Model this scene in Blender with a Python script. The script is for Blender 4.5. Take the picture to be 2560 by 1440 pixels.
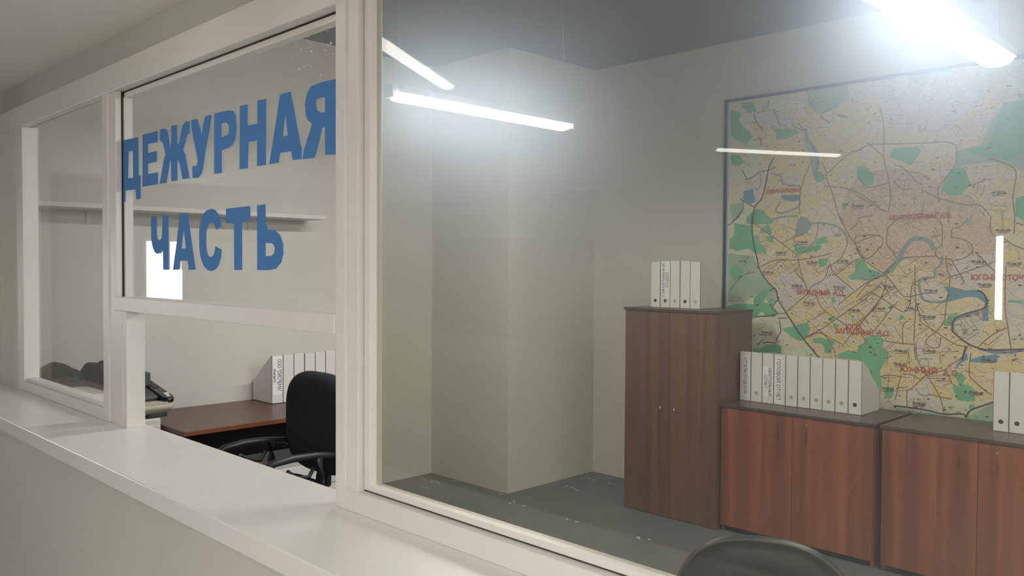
import bpy, bmesh, math, random
from mathutils import Vector, Matrix
from mathutils.geometry import tessellate_polygon
random.seed(7)
PI = math.pi
for o in list(bpy.data.objects): bpy.data.objects.remove(o)
sc = bpy.context.scene
C = sc.collection

# ------------------------------------------------------------------ camera, world, exposure
FPX = 2101.68
YAW, PIT, ROL = math.radians(45.046), math.radians(-1.468), math.radians(0.2964)
CAM = Vector((0, 0, 1.6))
_f = Vector((-math.sin(YAW)*math.cos(PIT), math.cos(YAW)*math.cos(PIT), math.sin(PIT)))
_r = Vector((math.cos(YAW), math.sin(YAW), 0)); _u = _r.cross(_f)
CR = math.cos(ROL)*_r + math.sin(ROL)*_u
CU = -math.sin(ROL)*_r + math.cos(ROL)*_u
cam = bpy.data.cameras.new('camera'); co = bpy.data.objects.new('camera', cam); C.objects.link(co)
cam.sensor_width = 36; cam.lens = FPX/2560*36; cam.clip_start = 0.02; cam.clip_end = 60
M = Matrix((CR, CU, -_f)).transposed().to_4x4(); M.translation = CAM
co.matrix_world = M
sc.camera = co
w = bpy.data.worlds.new('world'); sc.world = w; w.use_nodes = True
w.node_tree.nodes['Background'].inputs[0].default_value = (0.6, 0.65, 0.7, 1)
w.node_tree.nodes['Background'].inputs[1].default_value = 0.02
sc.view_settings.view_transform = 'Standard'; sc.view_settings.look = 'None'
sc.view_settings.gamma = 1; sc.view_settings.use_curve_mapping = False
sc.view_settings.exposure = 0.0
sc.cycles.use_denoising = True
sc.cycles.max_bounces = 10; sc.cycles.diffuse_bounces = 5; sc.cycles.transparent_max_bounces = 24
sc.cycles.sample_clamp_indirect = 6
L_ROOM = 64.0      # radiance of the hanging tubes in the room
L_HALL = 8.0      # radiance of the tubes in the corridor

def wp(px, py, ax, v):
    """point where the surveyed sight line (px, py) meets the plane  axis ax = v"""
    d = (px-1280)/FPX*CR - (py-720)/FPX*CU + _f
    return CAM + (v-CAM[ax])/d[ax]*d

# ------------------------------------------------------------------ materials
def s2l(c): return tuple((x/255/12.92 if x/255 <= .04045 else ((x/255+.055)/1.055)**2.4) for x in c)
def mat(name, col, rough=.5, metal=0, spec=.5, noise=0, nscale=8, bump=0, bscale=60, coat=0):
    m = bpy.data.materials.new(name); m.use_nodes = True
    nt = m.node_tree; b = nt.nodes['Principled BSDF']
    b.inputs['Base Color'].default_value = (*col, 1); b.inputs['Roughness'].default_value = rough
    b.inputs['Metallic'].default_value = metal; b.inputs['Specular IOR Level'].default_value = spec
    b.inputs['Coat Weight'].default_value = coat
    tc = nt.nodes.new('ShaderNodeTexCoord')
    if noise:
        n = nt.nodes.new('ShaderNodeTexNoise'); n.inputs['Scale'].default_value = nscale; n.inputs['Detail'].default_value = 6
        nt.links.new(tc.outputs['Object'], n.inputs['Vector'])
        r = nt.nodes.new('ShaderNodeValToRGB')
        r.color_ramp.elements[0].position = .3; r.color_ramp.elements[1].position = .7
        r.color_ramp.elements[0].color = (*[c*(1-noise) for c in col], 1)
        r.color_ramp.elements[1].color = (*[min(1, c*(1+noise)) for c in col], 1)
        nt.links.new(n.outputs['Fac'], r.inputs['Fac']); nt.links.new(r.outputs['Color'], b.inputs['Base Color'])
    if bump:
        n2 = nt.nodes.new('ShaderNodeTexNoise'); n2.inputs['Scale'].default_value = bscale; n2.inputs['Detail'].default_value = 4
        nt.links.new(tc.outputs['Object'], n2.inputs['Vector'])
        bp = nt.nodes.new('ShaderNodeBump'); bp.inputs['Strength'].default_value = bump; bp.inputs['Distance'].default_value = .004
        nt.links.new(n2.outputs['Fac'], bp.inputs['Height']); nt.links.new(bp.outputs['Normal'], b.inputs['Normal'])
    return m
def wood(name, dark, light, sx=22, streak=.5, rough=.42):
    m = bpy.data.materials.new(name); m.use_nodes = True
    nt = m.node_tree; b = nt.nodes['Principled BSDF']; N = nt.nodes; Lk = nt.links
    tc = N.new('ShaderNodeTexCoord'); mp = N.new('ShaderNodeMapping')
    mp.inputs['Scale'].default_value = (sx, sx, .55)
    Lk.new(tc.outputs['Object'], mp.inputs['Vector'])
    n = N.new('ShaderNodeTexNoise'); n.inputs['Scale'].default_value = 1; n.inputs['Detail'].default_value = 9; n.inputs['Roughness'].default_value = .62
    n.inputs['Distortion'].default_value = .6
    Lk.new(mp.outputs['Vector'], n.inputs['Vector'])
    r = N.new('ShaderNodeValToRGB'); r.color_ramp.elements[0].position = .33; r.color_ramp.elements[1].position = .68
    r.color_ramp.elements[0].color = (*dark, 1); r.color_ramp.elements[1].color = (*light, 1)
    Lk.new(n.outputs['Fac'], r.inputs['Fac'])
    mp2 = N.new('ShaderNodeMapping'); mp2.inputs['Scale'].default_value = (9, 9, .05); Lk.new(tc.outputs['Object'], mp2.inputs['Vector'])
    n2 = N.new('ShaderNodeTexNoise'); n2.inputs['Scale'].default_value = 1.2; n2.inputs['Detail'].default_value = 2
    Lk.new(mp2.outputs['Vector'], n2.inputs['Vector'])
    r2 = N.new('ShaderNodeValToRGB'); r2.color_ramp.elements[0].position = .38; r2.color_ramp.elements[1].position = .62
    r2.color_ramp.elements[0].color = (1-streak, 1-streak*1.1, 1-streak*1.1, 1); r2.color_ramp.elements[1].color = (1.15, 1.1, 1.05, 1)
    Lk.new(n2.outputs['Fac'], r2.inputs['Fac'])
    mx = N.new('ShaderNodeMix'); mx.data_type = 'RGBA'; mx.blend_type = 'MULTIPLY'; mx.inputs['Factor'].default_value = 1
    Lk.new(r.outputs['Color'], mx.inputs['A']); Lk.new(r2.outputs['Color'], mx.inputs['B'])
    Lk.new(mx.outputs['Result'], b.inputs['Base Color'])
    b.inputs['Roughness'].default_value = rough
    return m
def emit(name, col, s):
    m = bpy.data.materials.new(name); m.use_nodes = True; nt = m.node_tree
    nt.nodes.remove(nt.nodes['Principled BSDF'])
    e = nt.nodes.new('ShaderNodeEmission'); e.inputs[0].default_value = (*col, 1); e.inputs[1].default_value = s
    nt.links.new(e.outputs[0], nt.nodes['Material Output'].inputs['Surface']); return m
def glass(name, tint=(1, 1, 1), dust=0.0, g=.9, f0=.04):
    m = bpy.data.materials.new(name); m.use_nodes = True; nt = m.node_tree; N = nt.nodes; Lk = nt.links
    N.remove(N['Principled BSDF']); out = N['Material Output']
    t = N.new('ShaderNodeBsdfTransparent'); t.inputs[0].default_value = (*tint, 1)
    gl = N.new('ShaderNodeBsdfGlossy'); gl.inputs['Roughness'].default_value = 0.0; gl.inputs['Color'].default_value = (1, 1, 1, 1)
    lw = N.new('ShaderNodeLayerWeight'); lw.inputs['Blend'].default_value = .5
    p = N.new('ShaderNodeMath'); p.operation = 'POWER'; p.inputs[1].default_value = 5
    ma = N.new('ShaderNodeMath'); ma.operation = 'MULTIPLY_ADD'; ma.inputs[1].default_value = 1-f0; ma.inputs[2].default_value = f0
    Lk.new(lw.outputs['Facing'], p.inputs[0]); Lk.new(p.outputs[0], ma.inputs[0])
    mx = N.new('ShaderNodeMixShader'); Lk.new(ma.outputs[0], mx.inputs[0]); Lk.new(t.outputs[0], mx.inputs[1]); Lk.new(gl.outputs[0], mx.inputs[2])
    Lk.new(mx.outputs[0], out.inputs['Surface'])
    if dust:
        v = N.new('ShaderNodeVolumeScatter'); v.inputs['Color'].default_value = (.62, .75, 1, 1)
        v.inputs['Density'].default_value = dust; v.inputs['Anisotropy'].default_value = g
        Lk.new(v.outputs[0], out.inputs['Volume'])
    return m

m_wall = mat('painted_wall', (.73, .715, .65), .7, noise=.02, nscale=2, bump=.05, bscale=90)
m_hallwall = mat('hall_wall_paint', (.60, .585, .54), .55, noise=.02, nscale=2, bump=.04, bscale=120)
m_hallceil = mat('hall_ceiling_paint', (.86, .84, .79), .8)
m_ceil = mat('grey_ceiling_paint', (.25, .285, .31), .85, noise=.03, nscale=2)
m_floor = mat('grey_linoleum', (.15, .165, .172), .45, noise=.10, nscale=5)
m_hallfloor = mat('hall_floor', (.50, .485, .45), .4, noise=.05)
m_frame = mat('white_gloss_paint', (.80, .775, .735), .35, noise=.015, nscale=14, bump=.12, bscale=35)
m_counter = mat('white_counter_paint', (.78, .765, .735), .27, noise=.012, nscale=6, bump=.04, bscale=30)
m_gap = mat('shadow_gap', (.05, .045, .04), .9)
m_glass = glass('clear_glass')
m_dusty = glass('dusty_glass', (.97, .985, .98), dust=58.0, g=.885, f0=.05)
m_blue = mat('blue_vinyl', (.085, .235, .56), .65, spec=.2)
m_fleck = mat('paint_fleck', (.85, .86, .86), .5)
m_tall = wood('walnut_laminate', (.12, .056, .030), (.22, .113, .062), 26, .18, .4)
m_low = wood('mahogany_laminate', (.21, .066, .028), (.36, .128, .055), 14, .25, .38)
m_top = wood('dark_top_laminate', (.07, .043, .032), (.11, .07, .052), 20, .15, .3)
m_dark = mat('dark_kick', (.018, .014, .012), .7)
m_hand = mat('bronze_handle', (.10, .05, .035), .4)
m_desk = wood('desk_laminate', (.10, .045, .032), (.16, .078, .058), 18, .12, .33)
m_deskedge = mat('desk_edge', (.22, .07, .035), .4)
m_card = mat('white_card', (.80, .79, .75), .6, noise=.015, nscale=30)
m_cardin = mat('card_inside', (.50, .48, .44), .8)
m_paper = mat('label_paper', (.93, .94, .95), .6)
m_ink = mat('ink', (.05, .055, .07), .6)
m_hole = mat('finger_hole_dark', (.05, .045, .04), .8)
m_holelt = mat('finger_hole_covered', (.42, .40, .37), .7)
m_steel = mat('brushed_steel', (.75, .72, .65), .25, metal=1)
m_fabric = mat('black_fabric', (.012, .015, .022), .95, bump=.5, bscale=400)
m_vinyl = mat('black_vinyl', (.022, .024, .024), .45, bump=.15, bscale=120)
m_piping = mat('vinyl_piping', (.10, .10, .09), .45)
m_plast = mat('black_plastic', (.014, .016, .019), .42)
m_plastgl = mat('black_gloss_plastic', (.012, .013, .018), .2)
m_grey = mat('grey_plastic', (.09, .10, .11), .5)
m_beige = mat('yellowed_plastic', (.60, .55, .43), .45)
m_key = mat('beige_keys', (.72, .68, .56), .5)
m_white = mat('white_laminate', (.72, .72, .69), .4)
m_cloth = mat('dark_cloth', (.010, .014, .024), .95, noise=.3, nscale=20, bump=.4, bscale=60)
m_cloth2 = mat('grey_green_cloth', (.035, .037, .033), .95, noise=.2, nscale=20, bump=.4, bscale=60)
m_tube = emit('room_tube', (1.0, .985, .95), L_ROOM)
m_halltube = emit('hall_tube', (1.0, .985, .94), L_HALL)
m_day = emit('daylight_pane', (.95, .98, 1.0), 14.0)
m_day2 = emit('daylight_strip', (1.0, .95, .95), 12.0)
m_lampbody = mat('lamp_body', (.75, .75, .74), .4)
m_wire = mat('wire', (.75, .77, .78), .5)
m_board = mat('dark_board', (.10, .10, .09), .7)
m_navy = mat('navy_frame', (.035, .055, .115), .4)
m_lightblue = mat('pale_blue_edge', (.42, .50, .62), .4)

# ------------------------------------------------------------------ mesh helpers
class MB:
    def __init__(s): s.bm = bmesh.new()
    def box(s, x0, x1, y0, y1, z0, z1, bev=0, mi=0, seg=2):
        b = bmesh.new(); bmesh.ops.create_cube(b, size=1)
        for v in b.verts: v.co = Vector(((x0+x1)/2+v.co.x*(x1-x0), (y0+y1)/2+v.co.y*(y1-y0), (z0+z1)/2+v.co.z*(z1-z0)))
        if bev: bmesh.ops.bevel(b, geom=b.edges[:], offset=bev, segments=seg, profile=.5, affect='EDGES')
        for f in b.faces: f.material_index = mi
        s._add(b); return s
    def _add(s, b, mtx=None):
        if mtx: b.transform(mtx)
        me = bpy.data.meshes.new('t'); b.to_mesh(me); b.free(); s.bm.from_mesh(me); bpy.data.meshes.remove(me)
    def prism(s, pts, axis, a, b, mi=0):
        """polygon pts (2D) in the plane normal to axis, extruded a..b"""
        def P(p, t):
            return {0: (t, p[0], p[1]), 1: (p[0], t, p[1]), 2: (p[0], p[1], t)}[axis]
        A = [s.bm.verts.new(P(p, a)) for p in pts]; B = [s.bm.verts.new(P(p, b)) for p in pts]
        fs = [s.bm.faces.new(A), s.bm.faces.new(B[::-1])]
        for i in range(len(pts)): fs.append(s.bm.faces.new((A[i], B[i], B[(i+1) % len(pts)], A[(i+1) % len(pts)])))
        for f in fs: f.material_index = mi
        return s
    def tube(s, path, r, n=10, mi=0, caps=True, rz=None):
        path = [Vector(p) for p in path]; rings = []
        rs = r if isinstance(r, (list, tuple)) else [r]*len(path)
        up = Vector((0, 0, 1))
        for i, p in enumerate(path):
            d = (path[min(i+1, len(path)-1)]-path[max(i-1, 0)]).normalized()
            a = d.cross(up)
            if a.length < .05: a = d.cross(Vector((1, 0, 0)))
            a.normalize(); b = a.cross(d).normalized()
            k = rz if rz else 1
            rings.append([s.bm.verts.new(p+rs[i]*(math.cos(2*PI*j/n)*a+k*math.sin(2*PI*j/n)*b)) for j in range(n)])
        for i in range(len(rings)-1):
            for j in range(n):
                f = s.bm.faces.new((rings[i][j], rings[i][(j+1) % n], rings[i+1][(j+1) % n], rings[i+1][j])); f.smooth = True; f.material_index = mi
        if caps:
            s.bm.faces.new(rings[0][::-1]).material_index = mi; s.bm.faces.new(rings[-1]).material_index = mi
        return s
    def lathe(s, prof, c=(0, 0, 0), n=20, mi=0):
        rings = [[s.bm.verts.new((c[0]+r*math.cos(2*PI*j/n), c[1]+r*math.sin(2*PI*j/n), c[2]+z)) for j in range(n)] for r, z in prof]
        for i in range(len(rings)-1):
            for j in range(n):
                f = s.bm.faces.new((rings[i][j], rings[i][(j+1) % n], rings[i+1][(j+1) % n], rings[i+1][j])); f.smooth = True; f.material_index = mi
        s.bm.faces.new(rings[0][::-1]); s.bm.faces.new(rings[-1]); return s
    def disc(s, c, r, axis=1, n=20, mi=0, h=.0006):
        pts = [(c[0 if axis != 0 else 1]+r*math.cos(2*PI*j/n), (c[2] if axis != 2 else c[1])+r*math.sin(2*PI*j/n)) for j in range(n)]
        s.prism(pts, axis, c[axis]-h, c[axis], mi); return s
    def build(s, name, mats, parent=None, loc=None, rz=0, smooth=False, recalc=True):
        if recalc: bmesh.ops.recalc_face_normals(s.bm, faces=s.bm.faces[:])
        me = bpy.data.meshes.new(name); s.bm.to_mesh(me); s.bm.free()
        if smooth:
            for p in me.polygons: p.use_smooth = True
        for m in (mats if isinstance(mats, (list, tuple)) else [mats]): me.materials.append(m)
        o = bpy.data.objects.new(name, me); C.objects.link(o)
        if parent: o.parent = parent
        if loc: o.location = loc
        if rz: o.rotation_euler.z = rz
        return o
def tag(o, label, cat, group=None, kind=None):
    o['label'] = label; o['category'] = cat
    if group: o['group'] = group
    if kind: o['kind'] = kind
    return o
def thing(name, label, cat, loc=(0, 0, 0), rz=0, group=None):
    o = bpy.data.objects.new(name, None); C.objects.link(o); o.location = loc; o.rotation_euler.z = rz
    o.empty_display_size = .1
    return tag(o, label, cat, group)
def struct(name, mb, m, label=None, parent=None):
    o = mb.build(name, m, parent)
    if not parent:
        o['kind'] = 'structure'
        if label: o['label'] = label
        o['category'] = name.split('_')[0] if name.split('_')[0] != 'trim' else 'trim'
    return o
def text_mesh(s, size=1, bold=0.0):
    cu = bpy.data.curves.new('t', 'FONT'); cu.body = s; cu.size = size; cu.align_x = 'CENTER'; cu.align_y = 'CENTER'; cu.resolution_u = 2
    cu.offset = bold
    o = bpy.data.objects.new('t', cu); C.objects.link(o)
    dg = bpy.context.evaluated_depsgraph_get(); me = bpy.data.meshes.new_from_object(o.evaluated_get(dg))
    bpy.data.objects.remove(o); bpy.data.curves.remove(cu)
    vs = [v.co.copy() for v in me.vertices]; fs = [list(p.vertices) for p in me.polygons]; bpy.data.meshes.remove(me)
    return vs, fs
def add_text(mb, s, fn, size=1, bold=0, wid=None, mi=0):
    """fn maps (u, v) to a 3D point; wid = wished width"""
    vs, fs = text_mesh(s, size, bold)
    if not vs: return
    k = 1
    if wid:
        u0 = min(v.x for v in vs); u1 = max(v.x for v in vs); k = wid/(u1-u0)
    V = [mb.bm.verts.new(fn(v.x*k, v.y)) for v in vs]
    for f in fs:
        try: mb.bm.faces.new([V[i] for i in f]).material_index = mi
        except ValueError: pass

# ------------------------------------------------------------------ the room shell
XL, YB, YC, ZC = -5.014, 5.074, 4.135, 3.12       # side wall, back wall, column face, ceiling
XR = 5.4
G = 1.205                                          # glass plane
struct('floor', MB().box(-5.2, 5.6, .9, 5.3, -.1, 0), m_floor, 'dark grey linoleum floor of the duty room')
struct('ceiling', MB().box(-5.2, 5.6, 1.2, 5.3, ZC, ZC+.1), m_ceil, 'dark grey painted ceiling of the duty room')
struct('wall_left', MB().box(XL-.15, XL, 1.3, 5.3, 0, ZC), m_wall, 'white painted wall with the long shelf and desk')
struct('wall_back', MB().box(-5.2, 5.6, YB, YB+.15, 0, ZC), m_wall, 'white painted wall behind the map and cabinets')
struct('wall_column', MB().box(XL, -4.178, YC, YB, 0, ZC), m_wall, 'boxed-out white corner column of the duty room')
struct('wall_right', MB().box(XR, XR+.15, .9, 5.3, 0, ZC), m_wall, 'far right white wall of the duty room')
wf = MB()
wf.box(-5.3, XR+.15, .93, 1.24, 0, .945)                     # parapet under the counter
struct('wall_front', wf, m_hallwall, 'white painted parapet wall under the counter')
wf = MB(); wf.box(-5.3, XR+.15, 1.20, 1.30, 2.347, ZC+.1)
wf.box(1.765, XR+.15, 1.165, 1.30, 1.002, 2.346)
struct('wall_front_upper', wf, m_hallwall, 'white painted wall band above the glazing')
# lobby on the camera's side
HX0, HY0, HZ = -9.0, -5.0, 2.47
struct('floor_lobby', MB().box(HX0-.1, XR+.15, HY0-.1, .93, -.1, 0), m_hallfloor, 'lobby floor in front of the glazed counter')
struct('ceiling_lobby', MB().box(HX0-.1, XR+.15, HY0-.1, 1.20, HZ, HZ+.1), m_hallceil, 'low white ceiling above the glazed counter')
struct('wall_lobby_back', MB().box(HX0-.1, XR+.15, HY0-.15, HY0, 0, HZ), m_hallwall, 'lobby wall opposite the counter')
lw = MB().box(HX0-.15, HX0, HY0, 1.24, 0, HZ)
lw.box(HX0, -5.3, 1.0, 1.2, 0, HZ)
lw.box(-5.3, -4.815, 1.008, 1.30, .0, HZ)
struct('wall_lobby_left', lw, m_hallwall, 'white wall return at the left end of the counter')
struct('wall_lobby_right', MB().box(XR, XR+.15, HY0, .93, 0, HZ), m_hallwall, 'lobby wall beyond the right end of the counter')
# daylit openings of the lobby (seen mirrored in the glass)
dw = struct('window_4', MB().box(HX0, HX0+.03, -1.53, -1.09, .86, 1.90).box(HX0, HX0+.02, -2.45, -1.55, 0, 1.86), m_frame, 'bright lobby window mirrored in the sash glass')
MB().box(HX0+.03, HX0+.034, -1.49, -1.28, .9, 1.845).build('pane', m_day, dw)
MB().box(HX0+.03, HX0+.034, -1.265, -1.12, .9, 1.845).build('pane', m_day, dw)
dw2 = struct('window_5', MB().box(-2.04, -1.92, HY0, HY0+.02, 1.15, 1.90), m_frame, 'narrow bright lobby light mirrored over the map')
MB().box(-2.0, -1.95, HY0+.02, HY0+.024, 1.2, 1.86).build('pane', m_day2, dw2)
tag(MB().box(-8.9, -6.95, HY0+.001, HY0+.03, .70, 1.95, .004).build('notice_board', m_board), 'large dark board mirrored faintly in the big pane', 'board')

# ------------------------------------------------------------------ counter, window frames
cb = MB().box(-4.813, 2.9, .90, 1.252, .946, 1.0, .004)
tag(cb.build('service_counter', m_counter), 'long white painted counter ledge in front of the glazing', 'counter')
li = MB().box(-5.013, -4.265, 1.253, 1.50, .93, .975, .003)
ledge = tag(li.build('inner_ledge', m_white), 'short white ledge behind the small left pane', 'ledge')
MB().box(-4.30, -4.275, 1.26, 1.49, 0, .93).build('support_panel', m_white, ledge)

F = 1.168
fr = MB()
fr.box(-4.815, 1.76, F, 1.235, 2.246, 2.345, .002)            # head beam
fr.box(-4.815, -4.43, F, 1.235, 1.0, 2.246, .002)             # left jamb board
struct('trim_1', fr, m_frame, 'white painted head beam and left jamb of the glazing')
def X(px, y): return wp(px, 720, 1, y).x
# window 1: fixed left pane
w1 = MB()
w1.box(-4.43, X(271, F), F-.0015, 1.233, 1.0005, 1.045, .002)
w1.box(-4.43, X(262, F), F+.012, 1.225, 1.045, 1.062, .002)
w1.box(X(257, F), X(270, F), F, 1.235, 1.0, 2.246, .002)
w1.box(X(270, F)-.004, X(287, F), F+.006, 1.235, 1.0, 2.246, .002)
o1 = struct('window_1', w1, m_frame, 'narrow fixed window at the left end of the glazing')
MB().box(-4.43, X(258, F), G-.002, G+.002, 1.06, 2.246).build('pane', m_glass, o1)
# window 2: lettered sash over the open hatch
xs0, xs1 = X(292, 1.20), -1.786
w2 = MB()
w2.box(xs0, X(313, 1.20), 1.2015, 1.232, 1.47, 2.240, .0015)
w2.box(xs0, xs1, 1.2015, 1.232, 2.222, 2.240, .0015)
o2 = struct('window_2', w2, m_frame, 'lettered upper sash above the open hatch')
MB().box(X(312, 1.20), xs1, G-.002, G+.002, 1.44, 2.225).build('pane', m_glass, o2)
HF = 1.160
rz0, rz1 = wp(285, 775.5, 1, HF).z, wp(285, 742, 1, HF).z
hr = MB().box(X(285, HF), -1.786, HF, 1.235, rz0, rz1, .002)
hr.box(X(285, HF), X(300, HF), HF+.006, 1.235, 1.0, rz0, .002)
hr.box(X(300, HF), X(304, HF)+.02, HF+.008, 1.235, 1.0, rz0, .002)
hr.build('hatch_frame', m_frame, o2)
MB().box(X(288, F)+.0, xs0, 1.195, 1.232, 1.47, 2.246).build('gap_strip', m_gap, o2)
MB().box(xs0, xs1, 1.203, 1.232, 2.2402, 2.246).build('gap_strip', m_gap, o2)
fl = MB(); rf = random.Random(5)
marks = [(827,108,4),(820,112,2.5),(779,128,3.2),(753,125,2.4),(772,103,1.6),(770,92,2),(812,126,2.6),(774,137,1.8),(800,145,1.7),(772,161,1.7),(778,165,2.2),(760,166,1.8),(748,172,3),(747,176,2),(766,164,1.5),(730,142,1.5),(739,201,2.2),(724,179,1.4),(803,188,3),(800,194,1.8),(832,134,1.4),(696,188,1.2),(812,158,1.3),(787,155,1.2),(820,79,1.5),(828,70,1.2),(834,153,1.3),(712,141,1.1)]
for px, py, r in marks:
    c = wp(px, py, 1, G-.0024); r = r*.00085
    pts = [(c.x+r*math.cos(a*PI/3)*rf.uniform(.8, 1.8), c.z+r*math.sin(a*PI/3)*rf.uniform(.6, 1.1)) for a in range(6)]
    fl.prism(pts, 1, G-.0028, G-.0021)
sp = fl.build('paint_specks', m_fleck, o2); sp['kind'] = 'stuff'
# window 3: the large fixed pane
xa, xb, xc, xd = X(842, F), X(866, F), X(893, F), X(925, 1.185)
w3 = MB()
w3.box(xa, xb, F-.004, 1.24, 1.0, 2.246, .002)
w3.box(xb, xc, F+.002, 1.24, 1.0, 2.246, .002)
w3.box(xb, 1.75, F-.004, 1.24, 1.0, 1.050, .002)
w3.box(1.70, 1.75, F, 1.24, 1.05, 2.246, .002)
o3 = struct('window_3', w3, m_frame, 'large fixed window right of the main white post')
bd = MB(); bd.box(xc+.004, xd, 1.185, 1.222, 1.054, 2.246, .003); bd.box(xd, 1.70, 1.185, 1.222, 1.054, 1.068, .003)
bd.build('glazing_bead', m_frame, o3)
MB().box(xc-.004, 1.70, 1.19, 1.222, 1.049, 1.0545).build('gap_strip', m_gap, o3)
MB().box(xc-.002, xc+.006, 1.19, 1.222, 1.05, 2.246).build('gap_strip', m_gap, o3)
MB().box(xd-.004, 1.70, G-.002, G+.004, 1.066, 2.246).build('pane', m_dusty, o3)

# ------------------------------------------------------------------ blue adhesive lettering
def pl(ox, oy, s, pts): return [(ox+x/s, oy+y/s) for x, y in pts]
A_ = lambda p: pl(290, 260, 5.539, p)
B_ = lambda p: pl(560, 180, 5.143, p)
D_ = lambda p: pl(360, 500, 7.111, p)
letters = [
 [A_([(107,503),(308,458),(315,985),(342,990),(340,1310),(283,1322),(273,1182),(132,1200),(130,1355),(72,1360),(72,1055),(97,1048)]), [A_([(175,660),(232,648),(238,1018),(165,1030)])]],
 [A_([(368,425),(578,372),(578,525),(442,555),(442,678),(566,648),(566,795),(442,825),(444,970),(580,945),(580,1112),(368,1145)]), []],
 [A_([(606,358),(660,340),(700,352),(722,400),(735,500),(755,600),(765,520),(765,305),(842,288),(846,420),(850,540),(868,560),(900,400),(920,300),(960,250),(1020,235),(1020,400),(985,425),(965,520),(928,632),(960,700),(1020,1028),(922,1042),(880,820),(850,760),(850,1060),(765,1072),(762,790),(750,780),(700,1092),(606,1104),(668,740),(688,700),(650,540),(625,515),(606,500)]), []],
 [A_([(1040,225),(1125,205),(1150,290),(1190,440),(1205,300),(1235,170),(1322,148),(1300,330),(1240,650),(1205,900),(1180,975),(1140,1020),(1100,1026),(1060,1022),(1058,862),(1115,855),(1133,795),(1115,680),(1080,520),(1050,350)]), []],
 [A_([(1362,130),(1551,90),(1620,95),(1660,160),(1670,330),(1655,480),(1620,560),(1551,610),(1465,640),(1465,955),(1360,968)]), [A_([(1460,272),(1530,255),(1562,300),(1565,400),(1540,430),(1460,465)])]],
 [B_([(205,438),(307,415),(303,685),(430,665),(430,365),(543,345),(540,1195),(425,1210),(425,880),(315,900),(307,1238),(200,1250)]), []],
 [B_([(720,290),(855,250),(905,490),(945,720),(985,930),(1000,985),(1000,1120),(885,1132),(862,1020),(722,1040),(705,1165),(583,1187),(650,760),(690,500)]), [B_([(788,540),(822,815),(758,830)])]],
 [B_([(1600,75),(1440,90),(1250,130),(1120,185),(1062,290),(1042,420),(1050,540),(1075,615),(1130,665),(1105,760),(1060,900),(1030,1000),(1010,1120),(1165,1105),(1215,940),(1262,720),(1300,705),(1300,960),(1303,1065),(1440,1060),(1600,1045)]), [B_([(1300,320),(1300,520),(1230,518),(1195,480),(1182,420),(1190,360),(1235,330)])]],
 [D_([(125,300),(225,285),(228,600),(245,695),(280,720),(310,690),(325,600),(330,270),(438,262),(438,1240),(343,1242),(335,885),(290,940),(240,960),(190,930),(150,830),(130,700)]), []],
 [D_([(640,238),(775,232),(920,1240),(798,1242),(778,1080),(640,1080),(625,1240),(515,1242),(580,760)]), [D_([(710,535),(748,858),(668,862),(690,660)])]],
 [D_([(1205,155),(1270,180),(1320,245),(1360,340),(1375,470),(1290,530),(1245,430),(1195,400),(1140,450),(1110,570),(1105,800),(1120,920),(1150,1000),(1195,1018),(1240,970),(1265,880),(1272,822),(1382,885),(1370,1020),(1330,1150),(1280,1230),(1200,1265),(1130,1245),(1060,1170),(1010,1030),(985,870),(980,600),(1000,410),(1040,270),(1110,185)]), []],
 [D_([(1460,155),(1890,105),(1890,375),(1745,400),(1745,1245),(1605,1245),(1600,415),(1460,410)]), []],
 [D_([(2012,95),(2160,75),(2165,420),(2200,520),(2330,540),(2420,620),(2475,780),(2480,950),(2440,1110),(2350,1220),(2240,1247),(2012,1247)]), [D_([(2163,768),(2260,765),(2310,800),(2325,870),(2310,950),(2260,995),(2163,996)])]],
]
sign = thing('window_lettering', 'blue adhesive letters reading ДЕЖУРНАЯ ЧАСТЬ on the sash glass', 'lettering', (-2.6, 1.199, 1.4))
LY = 1.2008
for outer, holes in letters:
    loops = [[Vector((wp(x, y, 1, LY).x, 0, wp(x, y, 1, LY).z)) for x, y in outer]]
    for h in holes: loops.append([Vector((wp(x, y, 1, LY).x, 0, wp(x, y, 1, LY).z)) for x, y in h])
    tris = tessellate_polygon(loops); flat = [v for l in loops for v in l]
    m = MB(); cx = sum(v.x for v in loops[0])/len(loops[0]); cz = sum(v.z for v in loops[0])/len(loops[0])
    fr_, bk_ = LY-.0004-1.199, LY+.0003-1.199
    Va = [m.bm.verts.new((v.x+2.6, fr_, v.z-1.4)) for v in flat]; Vb = [m.bm.verts.new((v.x+2.6, bk_, v.z-1.4)) for v in flat]
    for t in tris:
        try: m.bm.faces.new([Va[i] for i in t]); m.bm.faces.new([Vb[i] for i in reversed(t)])
        except ValueError: pass
    off = 0
    for l in loops:
        n = len(l)
        for i in range(n): m.bm.faces.new((Va[off+i], Va[off+(i+1) % n], Vb[off+(i+1) % n], Vb[off+i]))
        off += n
    m.build('letter', m_blue, sign)

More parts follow.
